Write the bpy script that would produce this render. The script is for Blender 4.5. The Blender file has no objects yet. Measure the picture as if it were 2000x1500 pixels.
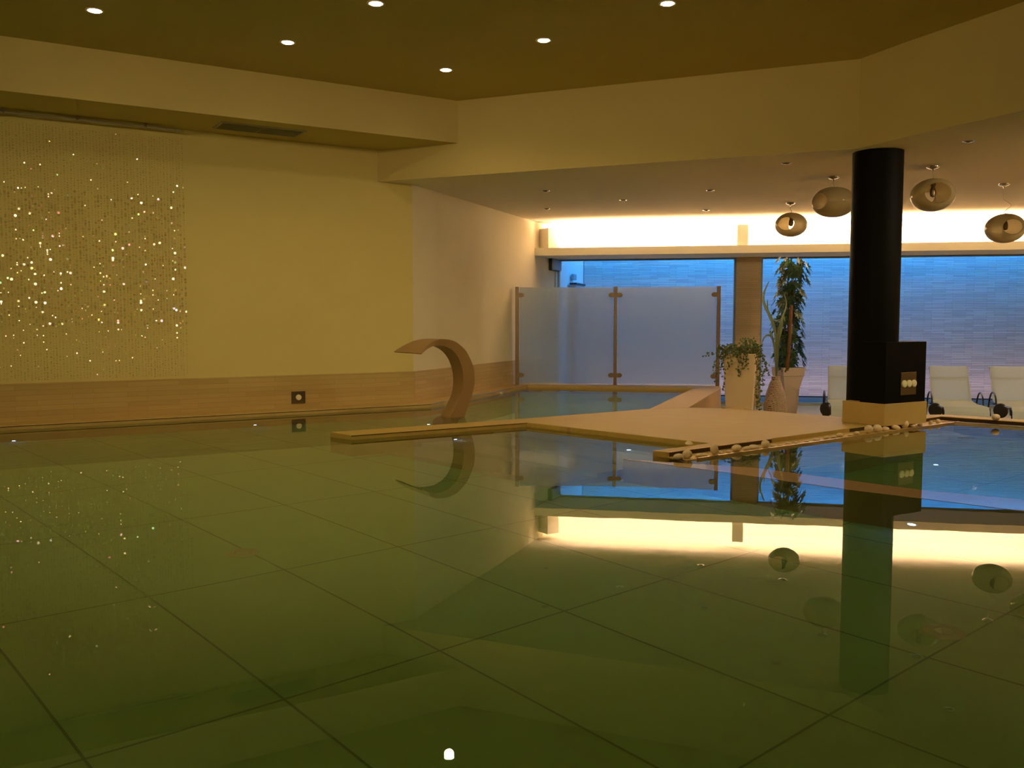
import bpy, bmesh, math, random
from mathutils import Vector, Matrix
random.seed(7)
PI = math.pi
SC = bpy.context.scene
COL = SC.collection

# ------------------------------------------------------------------ camera
F, PIT, H = 1761.6, 0.069088, 1.2
cam_d = bpy.data.cameras.new('camera'); cam = bpy.data.objects.new('camera', cam_d); COL.objects.link(cam)
cam_d.sensor_width = 36; cam_d.lens = 36*F/2000; cam_d.clip_start = .05; cam_d.clip_end = 200
cam.location = (0, 0, H); cam.rotation_euler = (PI/2-PIT, 0, 0)
SC.camera = cam

# ------------------------------------------------------------------ colour, world, exposure
SC.view_settings.view_transform = 'Standard'; SC.view_settings.look = 'None'
SC.view_settings.gamma = 1; SC.view_settings.exposure = 0; SC.view_settings.use_curve_mapping = False
SC.cycles.use_denoising = True
SC.cycles.max_bounces = 7; SC.cycles.diffuse_bounces = 4; SC.cycles.glossy_bounces = 4
SC.cycles.transmission_bounces = 5; SC.cycles.transparent_max_bounces = 12
SC.cycles.use_adaptive_sampling = True; SC.cycles.adaptive_threshold = .14; SC.cycles.adaptive_min_samples = 16; SC.cycles.use_light_tree = True
SC.cycles.sample_clamp_indirect = 4; SC.cycles.sample_clamp_direct = 0
SC.cycles.blur_glossy = .3
w = bpy.data.worlds.new('world'); SC.world = w; w.use_nodes = True
w.node_tree.nodes['Background'].inputs[0].default_value = (.02, .09, .25, 1)
w.node_tree.nodes['Background'].inputs[1].default_value = .3

def area(name, loc, target, sx, sy, power, color, spread=180):
    l = bpy.data.lights.new(name, 'AREA'); l.shape = 'RECTANGLE'; l.size = sx; l.size_y = sy
    l.energy = power; l.color = color; l.spread = math.radians(spread)
    o = bpy.data.objects.new(name, l); COL.objects.link(o); o.location = loc
    o.rotation_euler = (Vector(target)-Vector(loc)).to_track_quat('-Z', 'Y').to_euler(); return o
def spot(name, loc, power, color, angle=110, blend=.8, r=.05, target=None):
    l = bpy.data.lights.new(name, 'SPOT'); l.energy = power; l.color = color
    l.spot_size = math.radians(angle); l.spot_blend = blend; l.shadow_soft_size = r
    o = bpy.data.objects.new(name, l); COL.objects.link(o); o.location = loc
    if target: o.rotation_euler = (Vector(target)-Vector(loc)).to_track_quat('-Z', 'Y').to_euler()
    return o

# directions of the plan
hA = math.radians(58.77); dA = Vector((math.sin(hA), math.cos(hA), 0)); nA = Vector((dA.y, -dA.x, 0))
hB = math.radians(21.4); dB = Vector((math.sin(hB), math.cos(hB), 0)); nB = Vector((dB.y, -dB.x, 0))
hD = math.radians(-10.135); dD = Vector((math.cos(hD), math.sin(hD), 0)); nD = Vector((-dD.y, dD.x, 0))   # nD points away from the camera
CW = Vector((-1.41, 12.895, 0))            # corner of the two left walls
ZL, ZH, ZS = 3.13, 4.11, 3.56              # lounge ceiling, pool ceiling, soffit
ZB0, ZB1 = 2.474, 2.62                     # cove shelf
ZK = .05                                   # kerb and deck above the water
ZF = -.46                                  # lounge floor
ZP = -1.02                                 # pool floor
WARM = (1, .72, .33); COVE = (1, .72, .52)
BEAM0 = Vector((.35, 17.63, 0))
# ---- large lights
cove_c = BEAM0 + dD*5.0 + nD*.38
area('cove_light', cove_c+Vector((0, 0, 2.555)), cove_c+nD*.36+Vector((0, 0, 3.3)), 9.6, .12, 660, COVE)
sky_c = Vector((1.2, 18.9, 0)) + dD*5.5 + nD*1.25
area('sky_over_light_well', sky_c+Vector((0, 0, 3.25)), sky_c+Vector((0, .001, 0)), 12.5, 2.0, 265, (.06, .40, 1))
edge_c = sky_c+nD*.5
area('sky_edge_of_light_well', edge_c+Vector((0, 0, 3.2)), edge_c+nD*.3+Vector((0, 0, 2)), 12.5, .3, 125, (.02, .38, 1))  # extra blue strip, added so the well wall brightens towards its top
up_c = Vector((1.66, 20.95, 0))+dD*6-nD*.55
area('well_floor_uplights', up_c+Vector((0, 0, -.455)), up_c+nD*.6+Vector((0, 0, .6)), 11.5, .12, 34, (1, .58, .52))
area('ceiling_panel_behind_camera', (-2.6, .8, 3.9), (-.3, 11, 3.2), 7.5, .8, 82, (1, .73, .36), 100)  # unseen fill, added to light the bulkheads and make the beads sparkle
for i_ in range(5): spot('near_ceiling_spot_%d' % i_, (-6.5+i_*1.9, 1.6, 4.02), 14, WARM, 100, .9, .05, (-2.6+i_*.9, 11, 3.0))  # unseen spots added behind the camera to lift the diagonal bulkhead face
spot('lounge_spot_near', (7.2, 5.2, 3.08), 75, (1, .72, .30), 70, .8, .05, (4.4, 10.0, .2))  # added out of view to brighten the right face of the plinth
for i_, q_ in enumerate(((6.6, 8.6), (8.2, 9.8), (9.8, 11))): spot('lounge_spot_%d' % i_, (q_[0], q_[1], 3.08), 150, (1, .76, .44), 130, .8, .05, (q_[0]-1.6, q_[1]+3.0, 0))  # off-frame fill, added to warm the lounger seats and pot fronts
POOL_LAMPS = [(-3.909, 8.672), (-2.34, 9.633), (-.765, 10.668), (-1.247, 8.481), (.329, 9.565), (1.425, 8.481),
              (-5.48, 7.65), (-2.82, 7.45), (-.15, 7.33), (2.5, 7.3), (.95, 6.2)]

# ------------------------------------------------------------------ pixel helpers: a ray of the camera meets a real plane
_c, _s = math.cos(PIT), math.sin(PIT)
def ray(px, py):
    X = (px-1000)/F; U = -(py-750)/F
    return Vector((X, _c+U*_s, -_s+U*_c))
def at(px, py, z):
    r = ray(px, py); t = (z-H)/r.z
    return Vector((r.x*t, r.y*t, z))
def on_plane(px, py, p0, d):
    r = ray(px, py); t = (p0[0]*d.y-p0[1]*d.x)/(r.x*d.y-r.y*d.x)
    return Vector((r.x*t, r.y*t, H+r.z*t))
def atY(px, py, Y):
    r = ray(px, py); t = Y/r.y
    return Vector((r.x*t, Y, H+r.z*t))
def sunk(px, py, dep):
    """point at a depth under the water seen through the refracting surface"""
    q = at(px, py, 0); r = ray(px, py); hr = math.hypot(r.x, r.y)
    s = hr/r.length/1.333; tn = s/math.sqrt(1-s*s)
    return Vector((q.x+r.x/hr*tn*dep, q.y+r.y/hr*tn*dep, -dep))

# ------------------------------------------------------------------ materials
def new_mat(name):
    m = bpy.data.materials.new(name); m.use_nodes = True
    nt = m.node_tree; return m, nt, nt.nodes['Principled BSDF'], nt.nodes['Material Output']
def N(nt, kind, **kw):
    n = nt.nodes.new(kind)
    for k, v in kw.items():
        if k.startswith('i_'):
            n.inputs[k[2:].replace('_', ' ')].default_value = v
        else: setattr(n, k, v)
    return n
def mix_rgb(nt, fac, a, b, mode='MIX'):
    n = nt.nodes.new('ShaderNodeMix'); n.data_type = 'RGBA'; n.blend_type = mode
    for sock, v in ((n.inputs[0], fac), (n.inputs[6], a), (n.inputs[7], b)):
        if hasattr(v, 'links') or hasattr(v, 'is_output'): nt.links.new(v, sock)
        else: sock.default_value = v
    return n.outputs[2]
def simple(name, col, rough=.6, metal=0, bump=0, bscale=40, var=.0, vscale=2, spec=.5):
    m, nt, p, out = new_mat(name)
    p.inputs['Base Color'].default_value = (*col, 1); p.inputs['Roughness'].default_value = rough
    p.inputs['Metallic'].default_value = metal; p.inputs['Specular IOR Level'].default_value = spec
    tc = N(nt, 'ShaderNodeTexCoord')
    nz = N(nt, 'ShaderNodeTexNoise', i_Scale=vscale, i_Detail=4.0); nt.links.new(tc.outputs['Object'], nz.inputs['Vector'])
    if var:
        dark = (*[c*(1-var) for c in col], 1); light = (*[min(1, c*(1+var)) for c in col], 1)
        nt.links.new(mix_rgb(nt, nz.outputs['Fac'], dark, light), p.inputs['Base Color'])
    if bump:
        nb = N(nt, 'ShaderNodeTexNoise', i_Scale=bscale, i_Detail=3.0); nt.links.new(tc.outputs['Object'], nb.inputs['Vector'])
        b = N(nt, 'ShaderNodeBump', i_Strength=bump, i_Distance=.004)
        nt.links.new(nb.outputs['Fac'], b.inputs['Height']); nt.links.new(b.outputs['Normal'], p.inputs['Normal'])
    return m
def strip_stone(name, c1, c2, cm, bw=.5, bh=.035, mortar=.0025, bump=.5, rough=.7, var=.25):
    """long thin strips laid in courses; texture in the object's own x (along the wall) and z"""
    m, nt, p, out = new_mat(name)
    tc = N(nt, 'ShaderNodeTexCoord'); sp = N(nt, 'ShaderNodeSeparateXYZ'); cb = N(nt, 'ShaderNodeCombineXYZ')
    ad = N(nt, 'ShaderNodeMath', operation='ADD')
    nt.links.new(tc.outputs['Object'], sp.inputs[0]); nt.links.new(sp.outputs[0], ad.inputs[0]); nt.links.new(sp.outputs[1], ad.inputs[1])
    nt.links.new(ad.outputs[0], cb.inputs[0]); nt.links.new(sp.outputs[2], cb.inputs[1])
    br = N(nt, 'ShaderNodeTexBrick', offset=.37, squash=1.0, i_Scale=1.0, i_Mortar_Size=mortar, i_Mortar_Smooth=.3, i_Brick_Width=bw, i_Row_Height=bh, i_Bias=0.0)
    br.inputs['Color1'].default_value = (*c1, 1); br.inputs['Color2'].default_value = (*c2, 1); br.inputs['Mortar'].default_value = (*cm, 1)
    nt.links.new(cb.outputs[0], br.inputs['Vector'])
    nz = N(nt, 'ShaderNodeTexNoise', i_Scale=9.0, i_Detail=6.0)
    mp = N(nt, 'ShaderNodeMapping'); mp.inputs['Scale'].default_value = (.35, 6, 1)
    nt.links.new(cb.outputs[0], mp.inputs[0]); nt.links.new(mp.outputs[0], nz.inputs['Vector'])
    nt.links.new(mix_rgb(nt, var, br.outputs['Color'], nz.outputs['Color'], 'OVERLAY'), p.inputs['Base Color'])
    hh = N(nt, 'ShaderNodeMath', operation='MULTIPLY_ADD'); hh.inputs[1].default_value = .5
    nt.links.new(nz.outputs['Fac'], hh.inputs[0])
    iv = N(nt, 'ShaderNodeMath', operation='SUBTRACT'); iv.inputs[0].default_value = 1; nt.links.new(br.outputs['Fac'], iv.inputs[1])
    nt.links.new(iv.outputs[0], hh.inputs[2])
    b = N(nt, 'ShaderNodeBump', i_Strength=bump, i_Distance=.006); nt.links.new(hh.outputs[0], b.inputs['Height'])
    nt.links.new(b.outputs['Normal'], p.inputs['Normal']); p.inputs['Roughness'].default_value = rough
    return m
def emit(name, col, strength):
    m, nt, p, out = new_mat(name)
    p.inputs['Base Color'].default_value = (0, 0, 0, 1); p.inputs['Emission Color'].default_value = (*col, 1)
    p.inputs['Emission Strength'].default_value = strength; return m

M = {}
M['plaster_corner'] = simple('pale_plaster', (.78, .70, .50), .85, bump=.25, bscale=60, var=.03, spec=.2)  # same paint as the left wall; the cove light's tint is put into the colour
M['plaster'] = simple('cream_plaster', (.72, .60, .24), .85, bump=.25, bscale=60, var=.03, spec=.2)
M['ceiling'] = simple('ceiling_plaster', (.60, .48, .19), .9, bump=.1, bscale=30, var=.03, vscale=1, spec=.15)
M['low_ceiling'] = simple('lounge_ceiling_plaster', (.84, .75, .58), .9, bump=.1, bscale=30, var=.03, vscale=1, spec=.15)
M['cove'] = simple('cove_white_paint', (.85, .78, .62), .85, spec=.2)
M['beam'] = simple('beam_white_paint', (.93, .86, .66), .8, spec=.2)
M['travertine'] = strip_stone('travertine_strips', (.50, .35, .12), (.57, .41, .15), (.42, .29, .10), bw=.6, bh=.06, var=.12, bump=.15, rough=.5)
M['well_stone'] = strip_stone('split_stone_cladding', (.46, .42, .43), (.60, .55, .55), (.24, .22, .23), bw=.42, bh=.038, bump=.9)
M['pillar_stone'] = strip_stone('pillar_stone_strips', (.50, .38, .22), (.58, .45, .28), (.38, .28, .16), bw=.4, bh=.04, var=.12, bump=.35)
M['well_plain'] = simple('pale_render', (.75, .78, .8), .9)
M['stone'] = simple('beige_stone', (.54, .37, .12), .55, bump=.06, var=.07, vscale=6)
M['brass'] = simple('brass_nosing', (.95, .76, .52), .3, metal=1)
M['dark_channel'] = simple('dark_bronze_channel', (.06, .035, .018), .35, metal=.3)
M['black'] = simple('black_lacquer', (.004, .004, .0035), .6, spec=.08)
M['steel'] = simple('brushed_steel', (.24, .18, .12), .4, metal=.9)
M['chrome'] = simple('chrome', (.8, .75, .7), .08, metal=1)
M['bronze'] = simple('bronze_steel', (.36, .22, .09), .45, metal=.15, bump=.03, var=.1)
M['grille'] = simple('grey_grille', (.42, .38, .26), .6)
M['pebble'] = simple('white_pebble', (.72, .58, .36), .6, bump=.1, var=.12, vscale=8)
M['knob'] = simple('pale_knob', (.85, .78, .5), .4)
M['planter'] = simple('sandstone_planter', (.72, .58, .38), .8, bump=.15, var=.06)
M['clay'] = simple('pale_clay', (.55, .46, .42), .8, bump=.1, var=.08)
M['soil'] = simple('dark_soil', (.03, .02, .015), .95, bump=.5)
M['wood'] = simple('brown_wood', (.20, .09, .04), .8, bump=.3, var=.2)
M['frame_dark'] = simple('dark_tube', (.025, .03, .04), .35, metal=.6)
M['rubber'] = simple('black_rubber', (.015, .017, .02), .6)
M['sling'] = None
M['lamp_lens'] = emit('lamp_lens', (1, .86, .6), 60)
M['blue_led'] = emit('blue_led', (.25, .4, 1), 18)
M['trim_ring'] = simple('white_trim_ring', (.7, .6, .4), .5)
M['dead_lens'] = simple('dark_lens', (.07, .05, .03), .2)
M['plastic'] = simple('grey_plastic', (.32, .36, .42), .5)
M['wicker'] = strip_stone('wicker_weave', (.58, .44, .33), (.72, .56, .44), (.16, .10, .07), bw=.05, bh=.018, mortar=.003, bump=1)

def leaf_mat(name, a, b):
    m, nt, p, out = new_mat(name)
    g = N(nt, 'ShaderNodeNewGeometry')
    nt.links.new(mix_rgb(nt, g.outputs['Random Per Island'], (*a, 1), (*b, 1)), p.inputs['Base Color'])
    p.inputs['Roughness'].default_value = .4
    tr = N(nt, 'ShaderNodeBsdfTranslucent'); tr.inputs[0].default_value = (*[x*1.3 for x in b], 1)
    mx = N(nt, 'ShaderNodeMixShader'); mx.inputs[0].default_value = .2
    nt.links.new(p.outputs[0], mx.inputs[1]); nt.links.new(tr.outputs[0], mx.inputs[2]); nt.links.new(mx.outputs[0], out.inputs[0])
    return m
M['leaf'] = leaf_mat('dark_leaf', (.012, .045, .02), (.05, .12, .045))
M['ivy'] = leaf_mat('ivy_leaf', (.03, .06, .012), (.14, .20, .05))
M['strap'] = leaf_mat('strap_leaf', (.12, .17, .07), (.22, .26, .12))

def sling_mat():
    m, nt, p, out = new_mat('woven_sling')
    p.inputs['Base Color'].default_value = (.88, .86, .78, 1); p.inputs['Roughness'].default_value = .8
    tc = N(nt, 'ShaderNodeTexCoord'); wv = N(nt, 'ShaderNodeTexWave', i_Scale=60.0); nt.links.new(tc.outputs['Object'], wv.inputs['Vector'])
    b = N(nt, 'ShaderNodeBump', i_Strength=.3, i_Distance=.002); nt.links.new(wv.outputs['Fac'], b.inputs['Height']); nt.links.new(b.outputs['Normal'], p.inputs['Normal'])
    tr = N(nt, 'ShaderNodeBsdfTranslucent'); tr.inputs[0].default_value = (.78, .92, 1, 1)
    mx = N(nt, 'ShaderNodeMixShader'); mx.inputs[0].default_value = .65
    nt.links.new(p.outputs[0], mx.inputs[1]); nt.links.new(tr.outputs[0], mx.inputs[2]); nt.links.new(mx.outputs[0], out.inputs[0]); return m
M['sling'] = sling_mat()

def water_mat():
    m, nt, p, out = new_mat('pool_water'); nt.nodes.remove(p)
    rf = N(nt, 'ShaderNodeBsdfRefraction', i_Roughness=0.0, i_IOR=1.333); rf.inputs[0].default_value = (.84, .97, .72, 1)
    gl = N(nt, 'ShaderNodeBsdfGlossy', i_Roughness=0.0); gl.inputs[0].default_value = (1, 1, 1, 1)
    fr = N(nt, 'ShaderNodeFresnel', i_IOR=1.333)
    tc = N(nt, 'ShaderNodeTexCoord'); nz = N(nt, 'ShaderNodeTexNoise', i_Scale=2.2, i_Detail=2.0, i_Roughness=.5)
    nt.links.new(tc.outputs['Object'], nz.inputs['Vector'])
    b = N(nt, 'ShaderNodeBump', i_Strength=.05, i_Distance=.004); nt.links.new(nz.outputs['Fac'], b.inputs['Height'])
    for n in (rf, gl, fr): nt.links.new(b.outputs['Normal'], n.inputs['Normal'])
    mx = N(nt, 'ShaderNodeMixShader'); nt.links.new(fr.outputs[0], mx.inputs[0])
    nt.links.new(rf.outputs[0], mx.inputs[1]); nt.links.new(gl.outputs[0], mx.inputs[2]); nt.links.new(mx.outputs[0], out.inputs[0]); return m
M['water'] = water_mat()
def pane_mat(name, tint=(.93, .97, 1)):
    m, nt, p, out = new_mat(name); nt.nodes.remove(p)
    tr = N(nt, 'ShaderNodeBsdfTransparent'); tr.inputs[0].default_value = (*tint, 1)
    gl = N(nt, 'ShaderNodeBsdfGlossy', i_Roughness=0.02)
    fr = N(nt, 'ShaderNodeFresnel', i_IOR=1.12); mx = N(nt, 'ShaderNodeMixShader')
    nt.links.new(fr.outputs[0], mx.inputs[0]); nt.links.new(tr.outputs[0], mx.inputs[1]); nt.links.new(gl.outputs[0], mx.inputs[2]); nt.links.new(mx.outputs[0], out.inputs[0]); return m
M['pane'] = pane_mat('window_glass')
def frosted():
    m, nt, p, out = new_mat('frosted_glass'); nt.nodes.remove(p)
    rf = N(nt, 'ShaderNodeBsdfRefraction', i_Roughness=.6, i_IOR=1.06); rf.inputs[0].default_value = (.90, .95, .97, 1)
    df = N(nt, 'ShaderNodeBsdfDiffuse'); df.inputs[0].default_value = (.62, .68, .70, 1)
    tl = N(nt, 'ShaderNodeBsdfTranslucent'); tl.inputs[0].default_value = (.84, .95, 1, 1)
    gl = N(nt, 'ShaderNodeBsdfGlossy', i_Roughness=.04); fr = N(nt, 'ShaderNodeFresnel', i_IOR=1.35)
    a = N(nt, 'ShaderNodeMixShader'); a.inputs[0].default_value = .48
    c = N(nt, 'ShaderNodeMixShader'); c.inputs[0].default_value = .45
    d = N(nt, 'ShaderNodeMixShader')
    nt.links.new(df.outputs[0], c.inputs[1]); nt.links.new(tl.outputs[0], c.inputs[2])
    nt.links.new(rf.outputs[0], a.inputs[1]); nt.links.new(c.outputs[0], a.inputs[2])
    nt.links.new(fr.outputs[0], d.inputs[0]); nt.links.new(a.outputs[0], d.inputs[1]); nt.links.new(gl.outputs[0], d.inputs[2]); nt.links.new(d.outputs[0], out.inputs[0]); return m
M['frosted'] = frosted()
def globe_mat():
    m, nt, p, out = new_mat('opal_glass')
    p.inputs['Base Color'].default_value = (.62, .56, .38, 1); p.inputs['Roughness'].default_value = .12
    tl = N(nt, 'ShaderNodeBsdfTranslucent'); tl.inputs[0].default_value = (.7, .62, .40, 1)
    tr = N(nt, 'ShaderNodeBsdfTransparent'); tr.inputs[0].default_value = (.9, .85, .7, 1)
    a = N(nt, 'ShaderNodeMixShader'); a.inputs[0].default_value = .62
    c = N(nt, 'ShaderNodeMixShader'); c.inputs[0].default_value = .10
    nt.links.new(p.outputs[0], a.inputs[1]); nt.links.new(tl.outputs[0], a.inputs[2])
    nt.links.new(a.outputs[0], c.inputs[1]); nt.links.new(tr.outputs[0], c.inputs[2]); nt.links.new(c.outputs[0], out.inputs[0]); return m
M['globe'] = globe_mat()
def bead_mat():
    m, nt, p, out = new_mat('iridescent_bead'); nt.nodes.remove(p)
    g = N(nt, 'ShaderNodeNewGeometry'); hs = N(nt, 'ShaderNodeHueSaturation'); hs.inputs['Color'].default_value = (1, .38, .32, 1)
    hs.inputs['Saturation'].default_value = 1.1
    nt.links.new(g.outputs['Random Per Island'], hs.inputs['Hue'])
    ra = N(nt, 'ShaderNodeMath', operation='MULTIPLY'); ra.inputs[1].default_value = 7.31; rb = N(nt, 'ShaderNodeMath', operation='FRACT')
    nt.links.new(g.outputs['Random Per Island'], ra.inputs[0]); nt.links.new(ra.outputs[0], rb.inputs[0])
    pw = N(nt, 'ShaderNodeMath', operation='MULTIPLY'); pw.inputs[1].default_value = .9; nt.links.new(rb.outputs[0], pw.inputs[0])
    colr = mix_rgb(nt, pw.outputs[0], (1, 1, 1, 1), hs.outputs[0])
    gl = N(nt, 'ShaderNodeBsdfGlossy', i_Roughness=.055); nt.links.new(colr, gl.inputs[0])
    tr = N(nt, 'ShaderNodeBsdfTransparent'); tr.inputs[0].default_value = (.97, .96, .93, 1)
    mx = N(nt, 'ShaderNodeMixShader'); mx.inputs[0].default_value = .18
    nt.links.new(tr.outputs[0], mx.inputs[1]); nt.links.new(gl.outputs[0], mx.inputs[2]); nt.links.new(mx.outputs[0], out.inputs[0]); return m
M['bead'] = bead_mat()
M['pool_tile'] = simple('pool_liner', (.60, .88, .58), .6, var=.05, vscale=3)
M['pool_joint'] = simple('pool_joint', (.33, .50, .35), .8)
M['pool_step'] = simple('pool_step_stone', (.72, .66, .40), .6, var=.05)
M['divider'] = simple('wet_divider_stone', (.50, .33, .17), .02, spec=.5)
M['divider'].node_tree.nodes['Principled BSDF'].inputs['IOR'].default_value = 1.333
M['pool_drain'] = simple('pool_drain_plastic', (.72, .75, .55), .4)

# ------------------------------------------------------------------ mesh helpers
class MB:
    def __init__(s): s.v = []; s.f = []; s.mi = []
    def add(s, vs, fs, mi=0, mat=None):
        n = len(s.v)
        for q in vs:
            q = Vector(q); s.v.append(tuple(mat @ q) if mat else tuple(q))
        for f in fs: s.f.append(tuple(n+i for i in f)); s.mi.append(mi)
        return s
    def box(s, a, b, mi=0, mat=None):
        x0, y0, z0 = a; x1, y1, z1 = b
        vs = [(x0,y0,z0),(x1,y0,z0),(x1,y1,z0),(x0,y1,z0),(x0,y0,z1),(x1,y0,z1),(x1,y1,z1),(x0,y1,z1)]
        return s.add(vs, [(0,3,2,1),(4,5,6,7),(0,1,5,4),(1,2,6,5),(2,3,7,6),(3,0,4,7)], mi, mat)
    def prism(s, poly, z0, z1, mi=0):
        n = len(poly); ar = sum(poly[i][0]*poly[(i+1) % n][1]-poly[(i+1) % n][0]*poly[i][1] for i in range(n))
        if ar < 0: poly = list(reversed(poly))
        vs = [(p[0], p[1], z0) for p in poly]+[(p[0], p[1], z1) for p in poly]
        fs = [tuple(reversed(range(n))), tuple(range(n, 2*n))]+[(i, (i+1) % n, n+(i+1) % n, n+i) for i in range(n)]
        return s.add(vs, fs, mi)
    def tube(s, pts, r, n=8, mi=0, mat=None, caps=True):
        pts = [Vector(p) for p in pts]; rs = r if isinstance(r, (list, tuple)) else [r]*len(pts)
        vs = []; up = None
        for i, p in enumerate(pts):
            t = (pts[min(i+1, len(pts)-1)]-pts[max(i-1, 0)]).normalized()
            if up is None:
                up = Vector((0, 0, 1)) if abs(t.z) < .9 else Vector((1, 0, 0))
            a = t.cross(up).normalized(); b = a.cross(t).normalized(); up = b
            for k in range(n):
                an = 2*PI*k/n; vs.append(p+(a*math.cos(an)+b*math.sin(an))*rs[i])
        fs = [(i*n+k, i*n+(k+1) % n, (i+1)*n+(k+1) % n, (i+1)*n+k) for i in range(len(pts)-1) for k in range(n)]
        if caps: fs += [tuple(reversed(range(n))), tuple(range((len(pts)-1)*n, len(pts)*n))]
        return s.add(vs, fs, mi, mat)
    def lathe(s, prof, n=32, mi=0, mat=None, close=True):
        vs = []; 
        for r, z in prof:
            for k in range(n): vs.append((r*math.cos(2*PI*k/n), r*math.sin(2*PI*k/n), z))
        m = len(prof)
        fs = [(i*n+k, i*n+(k+1) % n, (i+1)*n+(k+1) % n, (i+1)*n+k) for i in range(m-1) for k in range(n)]
        if close: fs += [tuple(reversed(range(n))), tuple(range((m-1)*n, m*n))]
        return s.add(vs, fs, mi, mat)
    def build(s, name, mats, parent=None, smooth=False, bevel=0, loc=None, rot=None):
        me = bpy.data.meshes.new(name); me.from_pydata(s.v, [], s.f)
        mats = mats if isinstance(mats, (list, tuple)) else [mats]
        for m in mats: me.materials.append(m)
        me.polygons.foreach_set('material_index', s.mi)
        me.update()
        if smooth: me.polygons.foreach_set('use_smooth', [True]*len(me.polygons)); 
        o = bpy.data.objects.new(name, me); COL.objects.link(o)
        if smooth == 'auto':
            md = o.modifiers.new('es', 'EDGE_SPLIT'); md.split_angle = math.radians(35)
        if bevel:
            md = o.modifiers.new('bevel', 'BEVEL'); md.width = bevel; md.segments = 2; md.limit_method = 'ANGLE'; md.angle_limit = math.radians(40)
        if parent is not None: o.parent = parent
        if loc is not None: o.location = loc
        if rot is not None: o.rotation_euler = (0, 0, rot)
        return o
def struct(o): o['kind'] = 'structure'; return o
def tag(o, label, cat, group=None, kind=None):
    o['label'] = label; o['category'] = cat
    if group: o['group'] = group
    if kind: o['kind'] = kind
    return o
def thing(name, label, cat, loc, rot=0, group=None):
    o = bpy.data.objects.new(name, None); COL.objects.link(o); o.location = loc; o.rotation_euler = (0, 0, rot)
    o.empty_display_size = .1
    return tag(o, label, cat, group)
def copy_tree(o, parent=None):
    c = o.copy(); COL.objects.link(c); c.parent = parent
    for ch in list(o.children): copy_tree(ch, c)
    return c
def wall(name, p0, d, L, t, z0, z1, mat, holes=()):
    """wall whose room face starts at p0 and runs along d; thickness t goes to its left"""
    b = MB(); b.box((0, 0, 0), (L, t, z1-z0))
    return struct(b.build(name, mat, loc=(p0.x, p0.y, z0), rot=math.atan2(d.y, d.x)))

# ------------------------------------------------------------------ THE SETTING
LA = 15
A0 = CW-dA*LA
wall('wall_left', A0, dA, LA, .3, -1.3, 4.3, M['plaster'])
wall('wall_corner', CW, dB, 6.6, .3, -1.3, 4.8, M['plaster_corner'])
W0 = Vector((.945, 18.72, 0)) - dD*.1                                    # window line
wall('wall_rear', Vector((12, -3, 0)), Vector((-1, 0, 0)), 27, -.3, -1.3, 4.3, M['plaster'])
wall('wall_right', Vector((11.3, 18.5, 0)), Vector((0, -1, 0)), 22, .3, -1.3, 4.8, M['plaster'])
wall('wall_side', Vector((-14.8, -3.2, 0)), (A0-Vector((-14.8, -3.2, 0))).normalized(), 9.5, .3, -1.3, 4.3, M['plaster'])
# travertine strip band at the foot of the left walls
b = MB(); b.box((0, -.012, 0), (LA+.012, 0, .44)); struct(b.build('baseboard_left', M['travertine'], loc=(A0.x, A0.y, ZK), rot=math.atan2(dA.y, dA.x)))
b = MB(); b.box((0, -.012, 0), (5.5, 0, .44)); struct(b.build('baseboard_corner', M['travertine'], loc=(CW.x, CW.y, ZK), rot=math.atan2(dB.y, dB.x)))

# ceilings
P2 = (3.87, 10.24)
C2 = CW-dA*.522
low_poly = [(C2.x, C2.y), P2, (4.10, 9.66), (4.69, 8.40), (9.48, -3.1), (11.4, -3.1), (11.4, 17.1), (W0.x, W0.y+.05), (CW.x-.1, CW.y+.1)]
low_poly = [(C2.x-nA.x*.1, C2.y-nA.y*.1), (C2.x, C2.y), P2, (4.10, 9.66), (4.69, 8.40), (9.48, -3.1), (11.4, -3.1), (11.4, 16.9), (W0.x-.2, W0.y+.08), (CW.x-.25, CW.y+.1)]
b = MB(); n = len(low_poly)
b.prism(low_poly, ZL, ZH+.02)
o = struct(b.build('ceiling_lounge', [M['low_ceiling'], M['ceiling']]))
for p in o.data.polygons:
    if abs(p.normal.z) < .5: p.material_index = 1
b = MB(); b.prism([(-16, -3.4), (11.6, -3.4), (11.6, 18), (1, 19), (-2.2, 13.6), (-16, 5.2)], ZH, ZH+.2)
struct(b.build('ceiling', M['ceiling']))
q0 = A0-dA*.0; q1 = CW-dA*.5
inner0 = Vector((-.765, 12.122, 0)); inner1 = inner0-dA*14.3
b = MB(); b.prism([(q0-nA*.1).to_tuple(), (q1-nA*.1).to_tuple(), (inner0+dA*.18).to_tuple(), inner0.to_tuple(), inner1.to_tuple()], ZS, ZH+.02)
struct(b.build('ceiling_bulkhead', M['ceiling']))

# kerbs and deck (stone, everything .05 above the water)
KB1 = Vector((-1.14, 12.627, 0)); KB2 = Vector((.286, 16.349, 0))
b = MB()
b.prism([A0[:2], (CW-dA*.0)[:2], KB1[:2], (KB1-dA*15.2)[:2]], -1.2, ZK)
struct(b.build('trim_1', M['stone'], bevel=.006))
b = MB(); BW = CW+dB*4.4
b.prism([CW[:2], KB1[:2], KB2[:2], (.2, 16.9), BW[:2]], -1.2, ZK); struct(b.build('trim_2', M['stone'], bevel=.006))
b = MB(); b.prism([KB2[:2], (3.188, 15.712), (3.649, 15.71), (3.80, 16.42), (.16, 16.95)], -1.2, ZK); struct(b.build('trim_3', M['stone'], bevel=.006))
b = MB(); b.prism([(3.188, 15.712), (3.649, 15.71), (2.369, 12.044), (1.813, 11.866)], -1.2, ZK); struct(b.build('trim_4', M['stone'], bevel=.006))
uC = Vector((.695, -.719, 0)); uS = Vector((.786, .618, 0)).normalized(); nS = Vector((uS.y, -uS.x, 0))
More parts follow.
